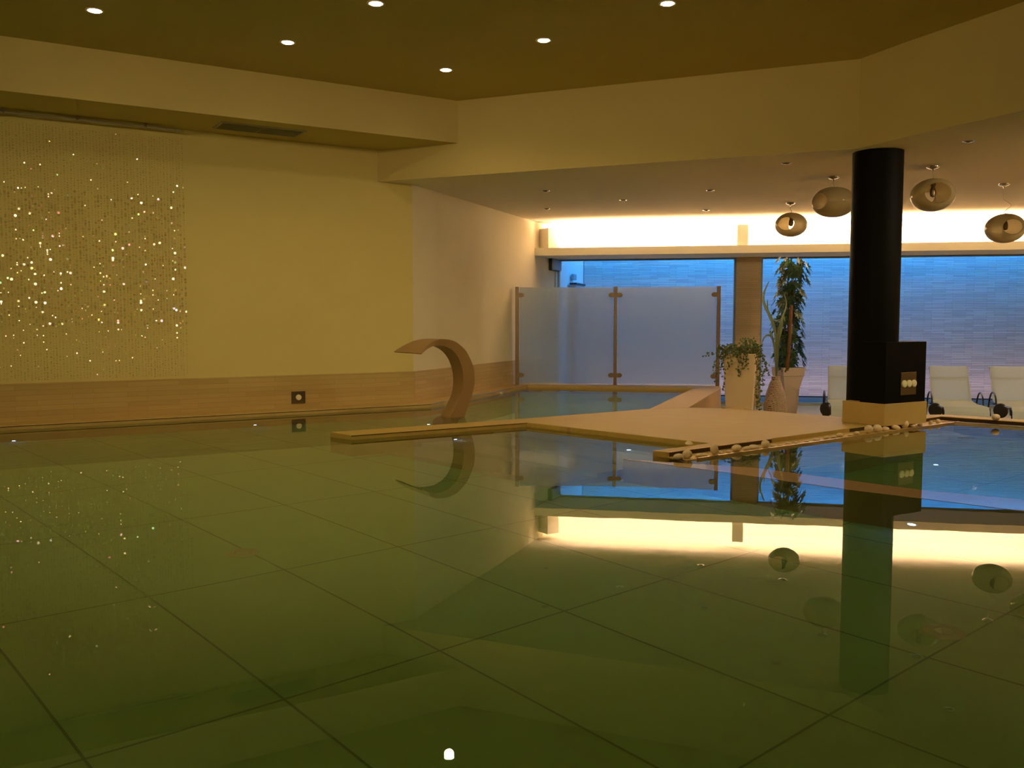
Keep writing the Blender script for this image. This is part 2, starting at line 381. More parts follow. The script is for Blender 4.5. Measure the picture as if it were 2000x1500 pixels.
b2R = Vector((1.37, 7.906, 0)); b2F = Vector((5.218, 10.929, 0)); uK = Vector((.733, -.680, 0)).normalized(); nK = Vector((-uK.y, uK.x, 0))
INN = Vector((.17, 10.258, 0)); E3 = Vector((1.874, 8.495, 0))
deck = [(-1.895, 9.349), (-1.631, 9.094), INN[:2], E3[:2], (1.258, 8.001), b2R[:2], b2F[:2], (b2F+uK*4.6)[:2], (b2F+uK*4.6+nK*.28)[:2], (b2F+nK*.28)[:2],
        (4.65, 11.1), (4.009, 10.812), (3.248, 11.626), (2.785, 11.972), (2.369, 12.044), (1.813, 11.866), (.177, 10.696)]
def deck_mat():
    m, nt, p, out = new_mat('deck_stone')
    tc = N(nt, 'ShaderNodeTexCoord'); mp = N(nt, 'ShaderNodeMapping'); mp.inputs['Rotation'].default_value = (0, 0, math.radians(40)); mp.inputs['Location'].default_value = (.35, .2, 0)
    br = N(nt, 'ShaderNodeTexBrick', offset=.5, i_Scale=1.0, i_Mortar_Size=.0022, i_Mortar_Smooth=.1, i_Brick_Width=1.2, i_Row_Height=.9)
    br.inputs['Color1'].default_value = (.47, .325, .075, 1); br.inputs['Color2'].default_value = (.455, .31, .07, 1); br.inputs['Mortar'].default_value = (.36, .25, .09, 1)
    nt.links.new(tc.outputs['Object'], mp.inputs[0]); nt.links.new(mp.outputs[0], br.inputs['Vector'])
    m2 = N(nt, 'ShaderNodeMapping'); m2.inputs['Rotation'].default_value = (0, 0, math.radians(10)); m2.inputs['Scale'].default_value = (.5, 7, 1)
    nz = N(nt, 'ShaderNodeTexNoise', i_Scale=3.0, i_Detail=6.0); nt.links.new(tc.outputs['Object'], m2.inputs[0]); nt.links.new(m2.outputs[0], nz.inputs['Vector'])
    nt.links.new(mix_rgb(nt, .18, br.outputs['Color'], nz.outputs['Color'], 'OVERLAY'), p.inputs['Base Color']); p.inputs['Roughness'].default_value = .55
    return m
M['deck'] = deck_mat()
b = MB(); b.prism(deck, -1.2, ZK); struct(b.build('floor_deck', M['deck'], bevel=.005))
# lounge floor, floor behind the camera
b = MB(); b.prism([(.05, 16.7), (3.72, 16.1), (3.6, 15.6), (2.36, 12.0), (3.2, 11.6), (4.0, 10.8), (4.6, 11.05), (5.3, 11.05), (8.55, 8.0), (11.4, 8.0), (11.4, 16.95), (.8, 18.85)], ZF-.1, ZF)
struct(b.build('floor_lounge', M['deck']))
b = MB(); b.prism([(-15, -3.2), (11.4, -3.2), (11.4, 1.3), (-15, 1.3)], -1.2, ZK); struct(b.build('floor_near', M['deck']))
b = MB(); b.prism([(8.5, 1.2), (11.4, 1.2), (11.4, 8.1), (8.5, 8.1)], -1.2, ZK); struct(b.build('floor_side', M['deck']))

# pool floor with its joints
gu = Vector((.625, .482, 0)); gv = Vector((1.023, -1.109, 0)); go = Vector((-2.62, 4.37, 0))
b = MB(); b.prism([(-15, -1), (9, -1), (9, 9), (6, 12), (4, 17), (0, 17.5), (-3, 14), (-15, 7)], ZP-.1, ZP, 0)
for i in range(-9, 16):
    p = go+gu*i; t = gv.normalized(); s_ = Vector((-t.y, t.x, 0))*.006
    a_, c_ = p-gv*4, p+gv*5
    b.add([(a_-s_).to_tuple()[:2]+(ZP+.002,), (c_-s_).to_tuple()[:2]+(ZP+.002,), (c_+s_).to_tuple()[:2]+(ZP+.002,), (a_+s_).to_tuple()[:2]+(ZP+.002,)], [(0, 1, 2, 3)], 1)
for j in range(-4, 6):
    p = go+gv*j; t = gu.normalized(); s_ = Vector((-t.y, t.x, 0))*.006
    a_, c_ = p-gu*9, p+gu*15
    b.add([(a_-s_).to_tuple()[:2]+(ZP+.002,), (c_-s_).to_tuple()[:2]+(ZP+.002,), (c_+s_).to_tuple()[:2]+(ZP+.002,), (a_+s_).to_tuple()[:2]+(ZP+.002,)], [(0, 1, 2, 3)], 1)
struct(b.build('floor_pool', [M['pool_tile'], M['pool_joint']]))
# steps down into the pool beside the deck
uBar = Vector((-.84, -.543, 0)).normalized()
for k in range(4, 0, -1):
    b = MB(); p = INN; e = 0*k
    pts = [p-uBar*.05, p-uBar*.05+uC*(2.45-e), p+uC*(2.45-e)+uBar*.45*k, p+uBar*.45*k]
    b.prism([q[:2] for q in pts], ZP-.01, -.2*k); struct(b.build('floor_step', M['pool_step']))
# submerged divider and bench of the whirlpool
dv = [at(1217, 897, 0), at(1484, 915, 0), at(1654, 938, 0), at(1804, 958, 0), at(2000, 976, 0)]
dv2 = [at(2000, 999, 0), at(1804, 974, 0), at(1654, 956, 0), at(1375, 917, 0)]
ext = (dv[4]-dv[3]).normalized()*3.4
b = MB(); b.prism([q[:2] for q in dv]+[(dv[4]+ext)[:2], (dv2[0]+ext)[:2]]+[q[:2] for q in dv2], -1.05, .002); struct(b.build('wall_divider', M['divider']))
b = MB(); g0 = b2R+nS*.24; b.prism([(g0+uS*.2)[:2], (g0+uS*4.45)[:2], (g0+uS*4.0+nS*.6)[:2], (g0+uS*.2+nS*.6)[:2]], -1.04, -.45); struct(b.build('floor_bench', M['pool_step']))
# overflow gutter beside the whirlpool: stone tray, brass lip, dark channel faces
b = MB(); b.prism([b2R[:2], (b2F+nS*.0)[:2], (b2F+nS*.25-uS*.1)[:2], (b2R+nS*.235)[:2]], -1.15, .006)
struct(b.build('trim_5', M['stone']))
L0 = b2R+nS*.235+uS*.12; L1 = b2F+nS*.25-uS*.08
b = MB(); b.prism([L0[:2], L1[:2], (L1+nS*.02)[:2], (L0+nS*.02)[:2]], -.15, .017); struct(b.build('trim_6', M['brass']))
K0 = b2F; K1 = b2F+uK*4.6
b = MB(); b.prism([K0[:2], K1[:2], (K1-nK*.22)[:2], (K0-nK*.22+uK*.1)[:2]], -1.15, .004); struct(b.build('trim_7', M['dark_channel']))
b = MB(); b.prism([(K0-nK*.22-uK*.02)[:2], (K1-nK*.22)[:2], (K1-nK*.24)[:2], (K0-nK*.24-uK*.02)[:2]], -.15, .022); struct(b.build('trim_8', M['brass']))
def face_strip(name, p, q, nrm, z0, z1, mat, t=.004):
    b = MB(); b.prism([p[:2], q[:2], (q+nrm*t)[:2], (p+nrm*t)[:2]], z0, z1); return struct(b.build(name, mat))
e1 = Vector((2.583, 8.813, 0)); e2 = Vector((3.718, 9.618, 0))
s1 = (e1-b2R).dot(uS); s2 = (e2-b2R).dot(uS); s3 = (b2F-b2R).length; uF = (b2F-b2R).normalized(); nF = Vector((uF.y, -uF.x, 0))
face_strip('trim_9', b2R+uF*.03, b2R+uF*s1, nF, .007, .043, M['dark_channel'])
face_strip('trim_10', b2R+uF*s2, b2F, nF, .007, .043, M['dark_channel'])
face_strip('trim_11', b2F, b2F+uK*4.6, -nK, .004, .042, M['dark_channel'])
face_strip('trim_12', b2R+uF*.0, b2R+uF*s1, nF, .043, .049, M['brass'], .006)
# shadow gap and metal nosing on the kerbs
tip = Vector((-1.631, 9.094, 0)); ub = (INN-tip).normalized(); nb_ = Vector((ub.y, -ub.x, 0))
face_strip('trim_13', tip, INN, nb_, .038, .044, M['dark_channel'], .003)
face_strip('trim_14', KB1, KB2, nB, .04, .05, M['chrome'], .006)
face_strip('trim_15', KB1-dA*15, KB1, nA, .034, .04, M['dark_channel'], .003)
# water of the whole pool, its edge inside the kerbs
water = [(-14.6, 1.0), (8.8, 1.0), (8.8, 7.7), (b2F+uK*.3+nK*.02)[:2], (b2F-uS*.1)[:2], (4.2, 10.4), (2.2, 11.8), (3.3, 15.8), (3.3, 15.95), (.2, 16.6), (-1.2, 12.8), (KB1-dA*15-nA*.1)[:2]]
me = bpy.data.meshes.new('water'); ar = sum(water[i][0]*water[(i+1) % len(water)][1]-water[(i+1) % len(water)][0]*water[i][1] for i in range(len(water)))
if ar < 0: water = water[::-1]
me.from_pydata([(x, y, 0) for x, y in water], [], [tuple(range(len(water)))]); me.materials.append(M['water'])
o = bpy.data.objects.new('pool_water', me); COL.objects.link(o); o['kind'] = 'structure'

# cove shelf, facade, stubs in the cove
b = MB(); b.box((0, .08, 0), (12, 1.3, .05)); b.box((0, 0, 0), (12, .08, ZB1-ZB0)); struct(b.build('ceiling_cove', M['beam'], loc=(BEAM0.x-.1, BEAM0.y+.018, ZB0), rot=hD))
wall('wall_far', W0, dD, 12, .25, ZB0, 4.8, M['cove'])
dir_ = dD
def box_on(name, p, along, u0, u1, v0, v1, z0, z1, mat, bevel=0):
    b = MB(); b.box((u0, v0, z0), (u1, v1, z1)); return b.build(name, mat, loc=(p.x, p.y, 0), rot=math.atan2(along.y, along.x), bevel=bevel)
q_ = atY(1071, 460, 17.62); b = MB(); b.box((0, 0, 0), (.28, .30, .43)); struct(b.build('wall_stub', M['cove'], loc=(q_.x, 17.63, ZB1-.04), rot=math.radians(36)))
q_ = on_plane(1440, 460, BEAM0+nD*.1, dD); b = MB(); b.box((0, 0, 0), (.2, .2, ZL-ZB1-.06)); struct(b.build('wall_stub', M['cove'], loc=(q_.x, q_.y, ZB1-.06), rot=hD))
# pillar between the windows
pl = on_plane(1437, 600, W0, dD); pr = on_plane(1485, 600, W0, dD)
ul, ur = (pl-W0).dot(dD), (pr-W0).dot(dD)
b = MB(); b.box((0, -.04, 0), (ur-ul, .3, ZB0-ZF)); struct(b.build('wall_pillar', M['pillar_stone'], loc=(W0.x+dD.x*ul, W0.y+dD.y*ul, ZF), rot=hD))
# windows: slim dark frames with one pane each
def window(name, u0, u1):
    root = bpy.data.objects.new(name, None); COL.objects.link(root); root['kind'] = 'structure'; root.location = (W0.x, W0.y, ZF); root.rotation_euler = (0, 0, hD)
    hh = ZB0-ZF; b = MB()
    for x in (u0, u1-.04): b.box((x, .06, 0), (x+.04, .12, hh))
    b.box((u0+.04, .06, 0), (u1-.04, .12, .05)); b.box((u0+.04, .06, hh-.03), (u1-.04, .12, hh))
    b.build('window_frame', M['plastic'], root)
    b = MB(); b.box((u0+.04, .085, .05), (u1-.04, .095, hh-.03)); b.build('window_pane', M['pane'], root)
window('window_1', .08, ul); window('window_2', ur, ur+6.6)
# light well outside
b = MB(); b.prism([(W0+nD*.1)[:2], (W0+nD*.1+dD*12)[:2], (W0+nD*2.9+dD*12)[:2], (W0+nD*2.9)[:2]], ZF-.12, ZF-.02); struct(b.build('floor_well', simple('dark_gravel', (.10, .085, .07), .95, bump=.6)))
wl = Vector((1.66, 20.95, 0))
d_ret = (wl-(W0+dD*.1)); Lr = d_ret.length
wall('wall_well_back', wl, dD, 12, .3, ZF, 4.8, M['well_stone'])
wall('wall_well_side', W0+dD*.12+nD*.25, d_ret.normalized(), Lr, .2, ZF, 4.8, M['well_plain'])

# ------------------------------------------------------------------ COLUMN with button box
ax = math.atan2(dA.y, dA.x)
col = thing('column', 'thick black round column with square black box and stone plinth on the deck', 'column', (4.09, 9.855, ZK), ax)
b = MB(); b.box((0, 0, 0), (.75, .56, .245)); b.build('plinth', M['stone'], col, bevel=.004)
b = MB(); b.box((.015, .015, .245), (.73, .34, .925)); bx = b.build('control_box', M['black'], col, bevel=.003)
b = MB(); b.lathe([(.276, 0), (.276, ZL-ZK+.03)], 64, mat=Matrix.Translation((.40, .475, 0))); b.build('shaft', M['black'], col, smooth='auto')
def button_panel(parent_mat_loc, rot, label, w_, h_, ns, r):
    t = thing('button_panel', label, 'control panel', parent_mat_loc, rot)
    b = MB(); b.box((-w_/2, -.012, -h_/2), (w_/2, 0, h_/2)); b.build('plate', M['steel'], t, bevel=.003)
    for i in range(ns):
        x = (i-(ns-1)/2)*r*2.1
        b = MB(); b.lathe([(r, 0), (r, .010), (r*.93, .015), (r*.6, .018), (.001, .019)], 24, mat=Matrix.Translation((x, -.012, 0)) @ Matrix.Rotation(PI/2, 4, 'X'))
        b.build('push_button', M['knob'], t, smooth='auto')
    return t
cc = Vector((4.09, 9.855, 0)); 
pc = on_plane(1773, 749, (cc+Vector((-dA.y, dA.x, 0))*.02), dA)
button_panel(pc+nA*.001, ax, 'bronze panel with three round pale push buttons on the black box', .27, .255, 3, .041)
pa = on_plane(582.5, 776, CW+nA*.012, dA)
button_panel(pa+nA*.001, ax, 'square bronze panel with one round button in the left wall tiles', .19, .165, 1, .038)

# ------------------------------------------------------------------ SPOUT
ft = at(880, 816, 0); dCc = Vector((dA.y, -dA.x, 0))
spt = thing('water_spout', 'tall curved bronze swan neck water spout rising from the pool', 'fountain', (ft.x-dCc.x*.13, ft.y-dCc.y*.13, 0), ax)
outer = [(.10, -1.0), (.11, -.35), (.185, -.05), (.24, .10), (.30, .25), (.338, .40), (.339, .50), (.322, .62), (.269, .738), (.205, .835), (.128, .901), (.05, .95), (-.026, .973), (-.121, .985), (-.22, .978), (-.31, .957), (-.40, .915), (-.47, .868), (-.53, .822)]
inner = [(-.12, -1.0), (-.11, -.35), (-.03, -.05), (.055, .10), (.143, .258), (.172, .38), (.178, .482), (.163, .60), (.123, .709), (.075, .785), (.019, .839), (-.045, .875), (-.111, .897), (-.19, .908), (-.267, .905), (-.34, .889), (-.405, .868), (-.46, .842), (-.515, .812)]
wid = [.26, .26, .26, .26, .265, .27, .28, .29, .30, .32, .34, .36, .38, .42, .47, .54, .62, .70, .78]
def resample(a, k=4):
    out = []
    for i in range(len(a)-1):
        p0, p1, p2, p3 = a[max(i-1, 0)], a[i], a[i+1], a[min(i+2, len(a)-1)]
        for j in range(k):
            t = j/k
            out.append(tuple(.5*((2*p1[c])+(-p0[c]+p2[c])*t+(2*p0[c]-5*p1[c]+4*p2[c]-p3[c])*t*t+(-p0[c]+3*p1[c]-3*p2[c]+p3[c])*t**3) for c in range(len(p1))))
    out.append(a[-1]); return out
ro, ri = resample(outer), resample(inner); rw = [x[0] for x in resample([(x,) for x in wid])]
vs = []; fs = []
for (xo, zo), (xi, zi), wd in zip(ro, ri, rw):
    vs += [(xo, -wd/2, zo), (xo, wd/2, zo), (xi, wd/2, zi), (xi, -wd/2, zi)]
m_ = len(ro)
for i in range(m_-1):
    for k in range(4): fs.append((4*i+k, 4*i+(k+1) % 4, 4*(i+1)+(k+1) % 4, 4*(i+1)+k))
fs += [(3, 2, 1, 0), (4*m_-4, 4*m_-3, 4*m_-2, 4*m_-1)]
b = MB(); b.add(vs, fs); o = b.build('spout_body', M['bronze'], spt, smooth='auto')

# ------------------------------------------------------------------ GLASS SCREEN on the far kerb
SP = [at(1010, 751, ZK), at(1201, 751.5, ZK), at(1401, 754, ZK)]
SP[1] = (SP[0]+SP[2])*.5 + (SP[1]-(SP[0]+SP[2])*.5)*1.0
ztop = on_plane(1201, 560, SP[1], dD).z
scr = thing('glass_screen', 'frosted glass screen of two panes between three metal posts', 'glass screen', (SP[1].x, SP[1].y, ZK), 0)
for i, p in enumerate(SP):
    q = p-SP[1]; a_ = math.atan2((SP[2]-SP[0]).y, (SP[2]-SP[0]).x)
    mt = Matrix.Translation((q.x, q.y, 0)) @ Matrix.Rotation(a_, 4, 'Z')
    b = MB(); b.box((-.033, -.03, 0), (.033, .03, ztop-ZK), mat=mt); po = b.build('post', M['steel'], scr, bevel=.004)
    for zz in (.175, ztop-ZK-.15):
        for sd in ((1,) if i == 0 else (-1,) if i == 2 else (-1, 1)):
            b = MB(); 
            prof = [(.04*math.cos(t), .04*math.sin(t)) for t in [PI*(k/10)-PI/2 for k in range(11)]]
            pts = [(.03, -.04)]+[(.085+x, y) for x, y in prof]+[(.03, .04)]
            nn = len(pts); vs = [(x*sd, -.028, zz+y) for x, y in pts]+[(x*sd, .028, zz+y) for x, y in pts]
            b.add(vs, [tuple(range(nn)), tuple(reversed(range(nn, 2*nn)))]+[(k, nn+k, nn+(k+1) % nn, (k+1) % nn) for k in range(nn)], mat=mt)
            b.build('clamp', M['steel'], po)
for i in range(2):
    p, q = SP[i], SP[i+1]; d = (q-p).normalized(); L = (q-p).length; r0 = p-SP[1]
    mt = Matrix.Translation((r0.x, r0.y, 0)) @ Matrix.Rotation(math.atan2(d.y, d.x), 4, 'Z')
    b = MB(); b.box((.045, -.005, .03), (L-.045, .005, ztop-ZK-.01), mat=mt); b.build('glass_pane', M['frosted'], scr)

# ------------------------------------------------------------------ CEILING LIGHTS
def downlight(name, x, y, z, r, lens, label, group):
    t = thing(name, label, 'ceiling light', (x, y, z), 0, group)
    b = MB(); b.lathe([(r*1.0, 0), (r*1.35, -.002), (r*1.38, -.006), (r*1.3, -.01), (r*.98, -.006)], 24, close=False); b.build('trim_ring', M['trim_ring'] if lens is M['lamp_lens'] else M['chrome'], t, smooth=True)
    b = MB(); b.lathe([(r, -.004), (r*.8, -.012), (r*.4, -.018), (.001, -.02)], 20); b.build('lens', lens, t, smooth=True)
    return t
labs = ['lit recessed ceiling spotlight above the bead curtain, leftmost', 'lit ceiling spotlight right of the leftmost one, above the soffit grille',
        'lit ceiling spotlight nearest the corner of the two bulkheads', 'lit ceiling spotlight at the top edge of the picture, left of centre',
        'lit ceiling spotlight halfway along the diagonal bulkhead', 'lit ceiling spotlight at the top edge of the picture, right of centre']
for i, (x, y) in enumerate(POOL_LAMPS):
    if i < 6: downlight('ceiling_spotlight', x, y, ZH, .062, M['lamp_lens'], labs[i], 'lit spotlights in the pool ceiling')
    spot('spot_%d' % i, (x, y, ZH-.05), 25, WARM, 150, .6, .06)
dead = [((1066, 372), 'unlit ceiling spotlight in the lounge ceiling nearest the left bulkhead corner'), ((1217, 390), 'unlit ceiling spotlight above the frosted screen middle post'),
        ((1387, 371), 'unlit ceiling spotlight near the bulkhead, left of the pendant lamps'), ((1068, 407), 'unlit ceiling spotlight closest to the left end of the cove'),
        ((1379, 410), 'unlit ceiling spotlight close to the bright cove above the stone pillar'), ((1536, 318), 'unlit ceiling spotlight left of the black column top'),
        ((1892, 275), 'unlit ceiling spotlight right of the black column top, by the bulkhead')]
for (px, py), lb in dead:
    p = at(px, py, ZL); downlight('ceiling_spotlight', p.x, p.y, ZL, .045, M['dead_lens'], lb, 'unlit spotlights in the lounge ceiling')

# ------------------------------------------------------------------ PENDANTS
def globe_mesh(rx, rz, hole, n=48, m=30, flat=.0):
    """oblate shell round a sideways axis (local x) with a round opening at each end"""
    b = MB()
    for sgn, k in ((1, 1.0), (-1, .975)):
        vs = []
        for i in range(m+1):
            th = hole[0]+(PI-hole[1]-hole[0])*i/m
            for j in range(n):
                ph = 2*PI*j/n
                x, y, z = math.cos(th), math.sin(th)*math.cos(ph), math.sin(th)*math.sin(ph)
                q = 1+.05*(abs(x)**2*abs(z)**2)*4
                vs.append((x*rx*k, y*rx*k*q, z*rz*k*q))
        fs = [(i*n+j, i*n+(j+1) % n, (i+1)*n+(j+1) % n, (i+1)*n+j) for i in range(m) for j in range(n)]
        if sgn > 0: fs = [f[::-1] for f in fs]
        b.add(vs, fs)
    o = (m+1)*n
    for e in (0, m*n):
        for j in range(n):
            f = (e+j, e+(j+1) % n, o+e+(j+1) % n, o+e+j); b.f.append(f if e else f[::-1]); b.mi.append(0)
    return b
def pendant(canopy_px, centre_px, rx, rz, yaw, tilt, hole, label, loop=False):
    c = at(*canopy_px, ZL); g = atY(centre_px[0], centre_px[1], c.y)
    t = thing('pendant_lamp', label, 'pendant lamp', (c.x, c.y, ZL), 0, 'glass globe pendant lamps')
    b = MB(); b.lathe([(.075, 0), (.074, -.008), (.06, -.022), (.03, -.032), (.012, -.036), (.008, -.06)], 28); b.build('canopy', M['chrome'], t, smooth='auto')
    gx, gz = g.x-c.x, g.z-ZL
    top = (gx, 0, gz+rz*.98)
    if loop: pts = [(0, 0, -.05), (0, 0, -.17), (.01, 0, -.22), (.10, 0, -.28), (.11, .01, -.31), (gx*.6, 0, gz+rz+.03), top]
    else: pts = [(0, 0, -.05), (0, 0, (gz+rz-.05)*.5), (gx*.5+.012, 0, (gz+rz)*.8), top]
    b = MB(); b.tube([tuple(x) for x in resample(pts, 4)], .004, 6); b.build('cord', M['grille'], t, smooth=True)
    b = globe_mesh(rx, rz, hole); gl = b.build('globe', M['globe'], t, smooth=True)
    gl.location = (gx, 0, gz); gl.rotation_euler = (0, tilt, yaw)
    b = MB(); b.lathe([(.03, rz), (.03, rz*.55), (.022, rz*.5)], 20); b.lathe([(.02, rz*.52), (.034, rz*.3), (.038, rz*.1), (.03, -.08*rz), (.001, -.14*rz)], 20)
    so = b.build('bulb_socket', M['steel'], t, smooth='auto'); so.location = (gx, 0, gz)
    return t
R_ = math.radians
pendant((1544, 396), (1545, 439), .255, .195, R_(-127), 0, (R_(31), R_(28)), 'small open glass globe pendant left of the black column, furthest from it')
pendant((1628, 345), (1628, 395), .275, .20, R_(180+22), 0, (R_(30), R_(28)), 'glass globe pendant just left of the black column, partly behind it')
pendant((1822, 325), (1822, 381), .262, .202, R_(-99), 0, (R_(36), R_(20)), 'glass globe pendant just right of the black column on a short cord')
pendant((1961, 359), (1963, 446), .262, .205, R_(-94), 0, (R_(30), R_(18)), 'glass globe pendant on a long kinked cord near the right edge', True)
pendant((2046, 342), (2046, 405), .262, .20, R_(-130), 0, (R_(28), R_(24)), 'glass globe pendant cut off by the right edge of the picture')

# ------------------------------------------------------------------ BEAD CURTAIN, rail, grille, small fittings of the left wall
off = .14
p_hi = on_plane(355, 264, CW+nA*off, dA); uR = (p_hi-(CW+nA*off)).dot(dA)        # right end of the curtain along the wall
zt, zb = p_hi.z-.02, .53
rl = thing('curtain_rail', 'long thin metal double rail under the soffit carrying the bead curtain', 'curtain rail', (CW.x+nA.x*off, CW.y+nA.y*off, ZS), ax)
b = MB(); b.box((uR-5.2, -.012, -.055), (uR+.02, .012, -.04)); b.box((uR-5.2, .02, -.03), (uR-.05, .05, -.02)); b.build('rail', M['grille'], rl)
for k in range(6):
    b = MB(); x = uR-.42-k*.74; b.box((x, -.012, -.05), (x+.02, .03, 0)); b.build('bracket', M['steel'], rl)
rnd = random.Random(3)
vs = []; fs = []
def disc(c, r, yaw, pitch, n=6):
    cy, sy = math.cos(yaw), math.sin(yaw); cp, sp_ = math.cos(pitch), math.sin(pitch)
    nx, ny, nz = sy*cp, -cy*cp, sp_
    ux, uy = cy, sy
    wx, wy, wz = -sy*sp_, cy*sp_, cp
    s0 = len(vs); t = r*.16
    for sg in (1, -1):
        for k in range(n):
            a_ = 2*PI*k/n; co, si = r*math.cos(a_), r*math.sin(a_)
            vs.append((c[0]+ux*co+wx*si+nx*t*sg, c[1]+uy*co+wy*si+ny*t*sg, c[2]+wz*si+nz*t*sg))
    fs.append(tuple(s0+k for k in range(n))); fs.append(tuple(s0+n+k for k in reversed(range(n))))
    for k in range(n): fs.append((s0+k, s0+n+k, s0+n+(k+1) % n, s0+(k+1) % n))
x = uR; 
zc = zt-.02
while x > uR-4.6:
    z = zc-rnd.random()*.03; yaw0 = rnd.uniform(-.42, .5)
    while z > zb:
        yw = yaw0+rnd.gauss(0, .25)
        mid = 1.15 < z < 2.7; disc((x, rnd.gauss(0, .003), z), rnd.choice([.0155, .013, .009, .007, .006, .006] if mid else [.009, .007, .006, .005]), yw, rnd.gauss(.09, .055))
        z -= rnd.uniform(.020, .036)
    vs_ = len(vs); fs.append((vs_, vs_+1, vs_+2)); vs += [(x-.0002, 0, zt), (x+.0002, 0, zt), (x, 0, zb)]
    x -= rnd.uniform(.028, .044)
me = bpy.data.meshes.new('bead_curtain'); me.from_pydata(vs, [], fs); me.materials.append(M['bead'])
o = bpy.data.objects.new('bead_curtain', me); COL.objects.link(o); o.location = (CW.x+nA.x*off, CW.y+nA.y*off, 0); o.rotation_euler = (0, 0, ax)
tag(o, 'glittering curtain of iridescent bead strings hanging before the left wall', 'bead curtain', kind='stuff')

g = Vector((-3.10, 11.29, ZS))
gr = thing('ceiling_grille', 'grey rectangular air grille set in the soffit above the left wall', 'air grille', g, ax)
b = MB(); Lg, Wg = .52, .22
for a_, c_ in (((-Lg, -Wg, -.01), (Lg, -Wg+.03, 0)), ((-Lg, Wg-.03, -.01), (Lg, Wg, 0)), ((-Lg, -Wg+.03, -.01), (-Lg+.03, Wg-.03, 0)), ((Lg-.03, -Wg+.03, -.01), (Lg, Wg-.03, 0))): b.box(a_, c_)
b.build('grille_frame', M['grille'], gr)
b = MB()
for k in range(15):
    y = -Wg+.045+k*.0245; b.box((-Lg+.03, y, -.009), (Lg-.03, y+.006, -.001))
b.box((-.01, -Wg+.03, -.008), (.01, Wg-.03, 0)); b.build('slats', M['grille'], gr)
b = MB(); b.box((-Lg+.03, -Wg+.03, -.0015), (Lg-.03, Wg-.03, -.0005)); b.build('duct', simple('dark_duct', (.05, .045, .02), .9), gr)

p = on_plane(1080, 512, CW+nB*.0, dB)
p.z -= .06
em = thing('emergency_light', 'small box shaped wall light under the cove shelf end', 'wall light', (p.x, p.y, p.z), math.atan2(dB.y, dB.x))
b = MB(); b.box((-.28, -.07, -.12), (.28, 0, .12)); b.build('housing', M['frame_dark'], em, bevel=.01)
b = MB(); b.box((-.27, -.10, -.11), (.27, -.07, .11)); b.build('diffuser', M['plastic'], em, bevel=.01)
p = on_plane(1119, 541, W0+dD*.12, d_ret.normalized())
t = thing('wall_socket', 'small dark square fitting on the bright blue wall outside', 'wall fitting', (p.x, p.y, p.z), math.atan2(d_ret.y, d_ret.x))
b = MB(); b.box((-.14, -.05, -.06), (.14, 0, .06)); b.build('socket_cover', M['plastic'], t, bevel=.006)
p = on_plane(1121, 560, W0+dD*.12, d_ret.normalized())
t = thing('outdoor_cabinet', 'dark top of a low cabinet outside behind the frosted screen', 'cabinet', (p.x, p.y, ZF), math.atan2(d_ret.y, d_ret.x))
b = MB(); b.box((-.40, -.14, 0), (.40, -.01, p.z-ZF+.03)); b.build('cabinet_body', M['plastic'], t)
b = MB(); b.box((-.43, -.16, p.z-ZF+.03), (.43, -.01, p.z-ZF+.07)); b.build('cabinet_top', M['frame_dark'], t)

# stone step behind the deck
c1, c2, c3 = at(1409, 793.5, 0), at(1447, 793.5, 0), at(1447, 803, 0)
st = thing('stone_step', 'stone step block beside the ivy planter behind the deck', 'step', (c1.x, c1.y, ZF))
b = MB(); b.box((0, -.85, 0), (c2.x-c1.x, 0, -ZF)); b.build('step_block', M['stone'], st, bevel=.004)

# ------------------------------------------------------------------ PLANTS
def square_pot(prof, mat, parent, name='planter', rot=0, bevel=.012):
    b = MB(); vs = []
    for h_, z in prof: vs += [(-h_, -h_, z), (h_, -h_, z), (h_, h_, z), (-h_, h_, z)]
    m = len(prof); fs = [(4*i+k, 4*i+(k+1) % 4, 4*i+4+(k+1) % 4, 4*i+4+k) for i in range(m-1) for k in range(4)]+[(3, 2, 1, 0), tuple(range(4*m-4, 4*m))]
    b.add(vs, fs, mat=Matrix.Rotation(rot, 4, 'Z')); return b.build(name, mat, parent, bevel=bevel)
def leaf(b, base, d, up, L, W, droop=.3):
    """a pointed leaf blade of two rows, folded a little along its rib"""
    d = d.normalized(); s_ = d.cross(up).normalized(); n_ = s_.cross(d).normalized()
    pts = []
    for i, (t, w_) in enumerate([(0, .05), (.3, .8), (.6, .9), (.85, .45), (1, .02)]):
        c = base+d*L*t-Vector((0, 0, 1))*droop*L*t*t
        pts += [c-s_*W*w_*.5+n_*W*.12*w_, c, c+s_*W*w_*.5+n_*W*.12*w_]
    b.add(pts, [(3*i+k, 3*i+k+1, 3*i+4+k, 3*i+3+k) for i in range(4) for k in range(2)])
# tall leafy plant in a clay pot
yP = 16.0; c0 = atY(1540, 700, yP)
pl1 = thing('potted_plant', 'tall dark green umbrella plant in a flared clay pot before the window', 'potted plant', (c0.x, yP, ZF), R_(12))
zr = atY(1540, 717, yP).z-ZF
square_pot([(.115, 0), (.13, .15), (.145, zr*.55), (.185, zr-.19), (.19, zr-.155), (.203, zr-.15), (.215, zr), (.19, zr), (.18, zr-.05)], M['clay'], pl1, 'pot')
b = MB(); b.box((-.17, -.17, zr-.06), (.17, .17, zr-.05)); b.build('soil', M['soil'], pl1)
topz = atY(1540, 503, yP).z-ZF
b = MB()
for k in range(5):
    a_ = k*1.3; b.tube([(math.cos(a_)*.05, math.sin(a_)*.05, zr-.05), (math.cos(a_)*.08, math.sin(a_)*.08, zr+.7), (math.cos(a_+.4)*.07, math.sin(a_)*.08, topz-.15-k*.12)], [.014, .011, .006], 6)
b.build('stems', M['wood'], pl1, smooth=True)
b = MB(); rr = random.Random(11)
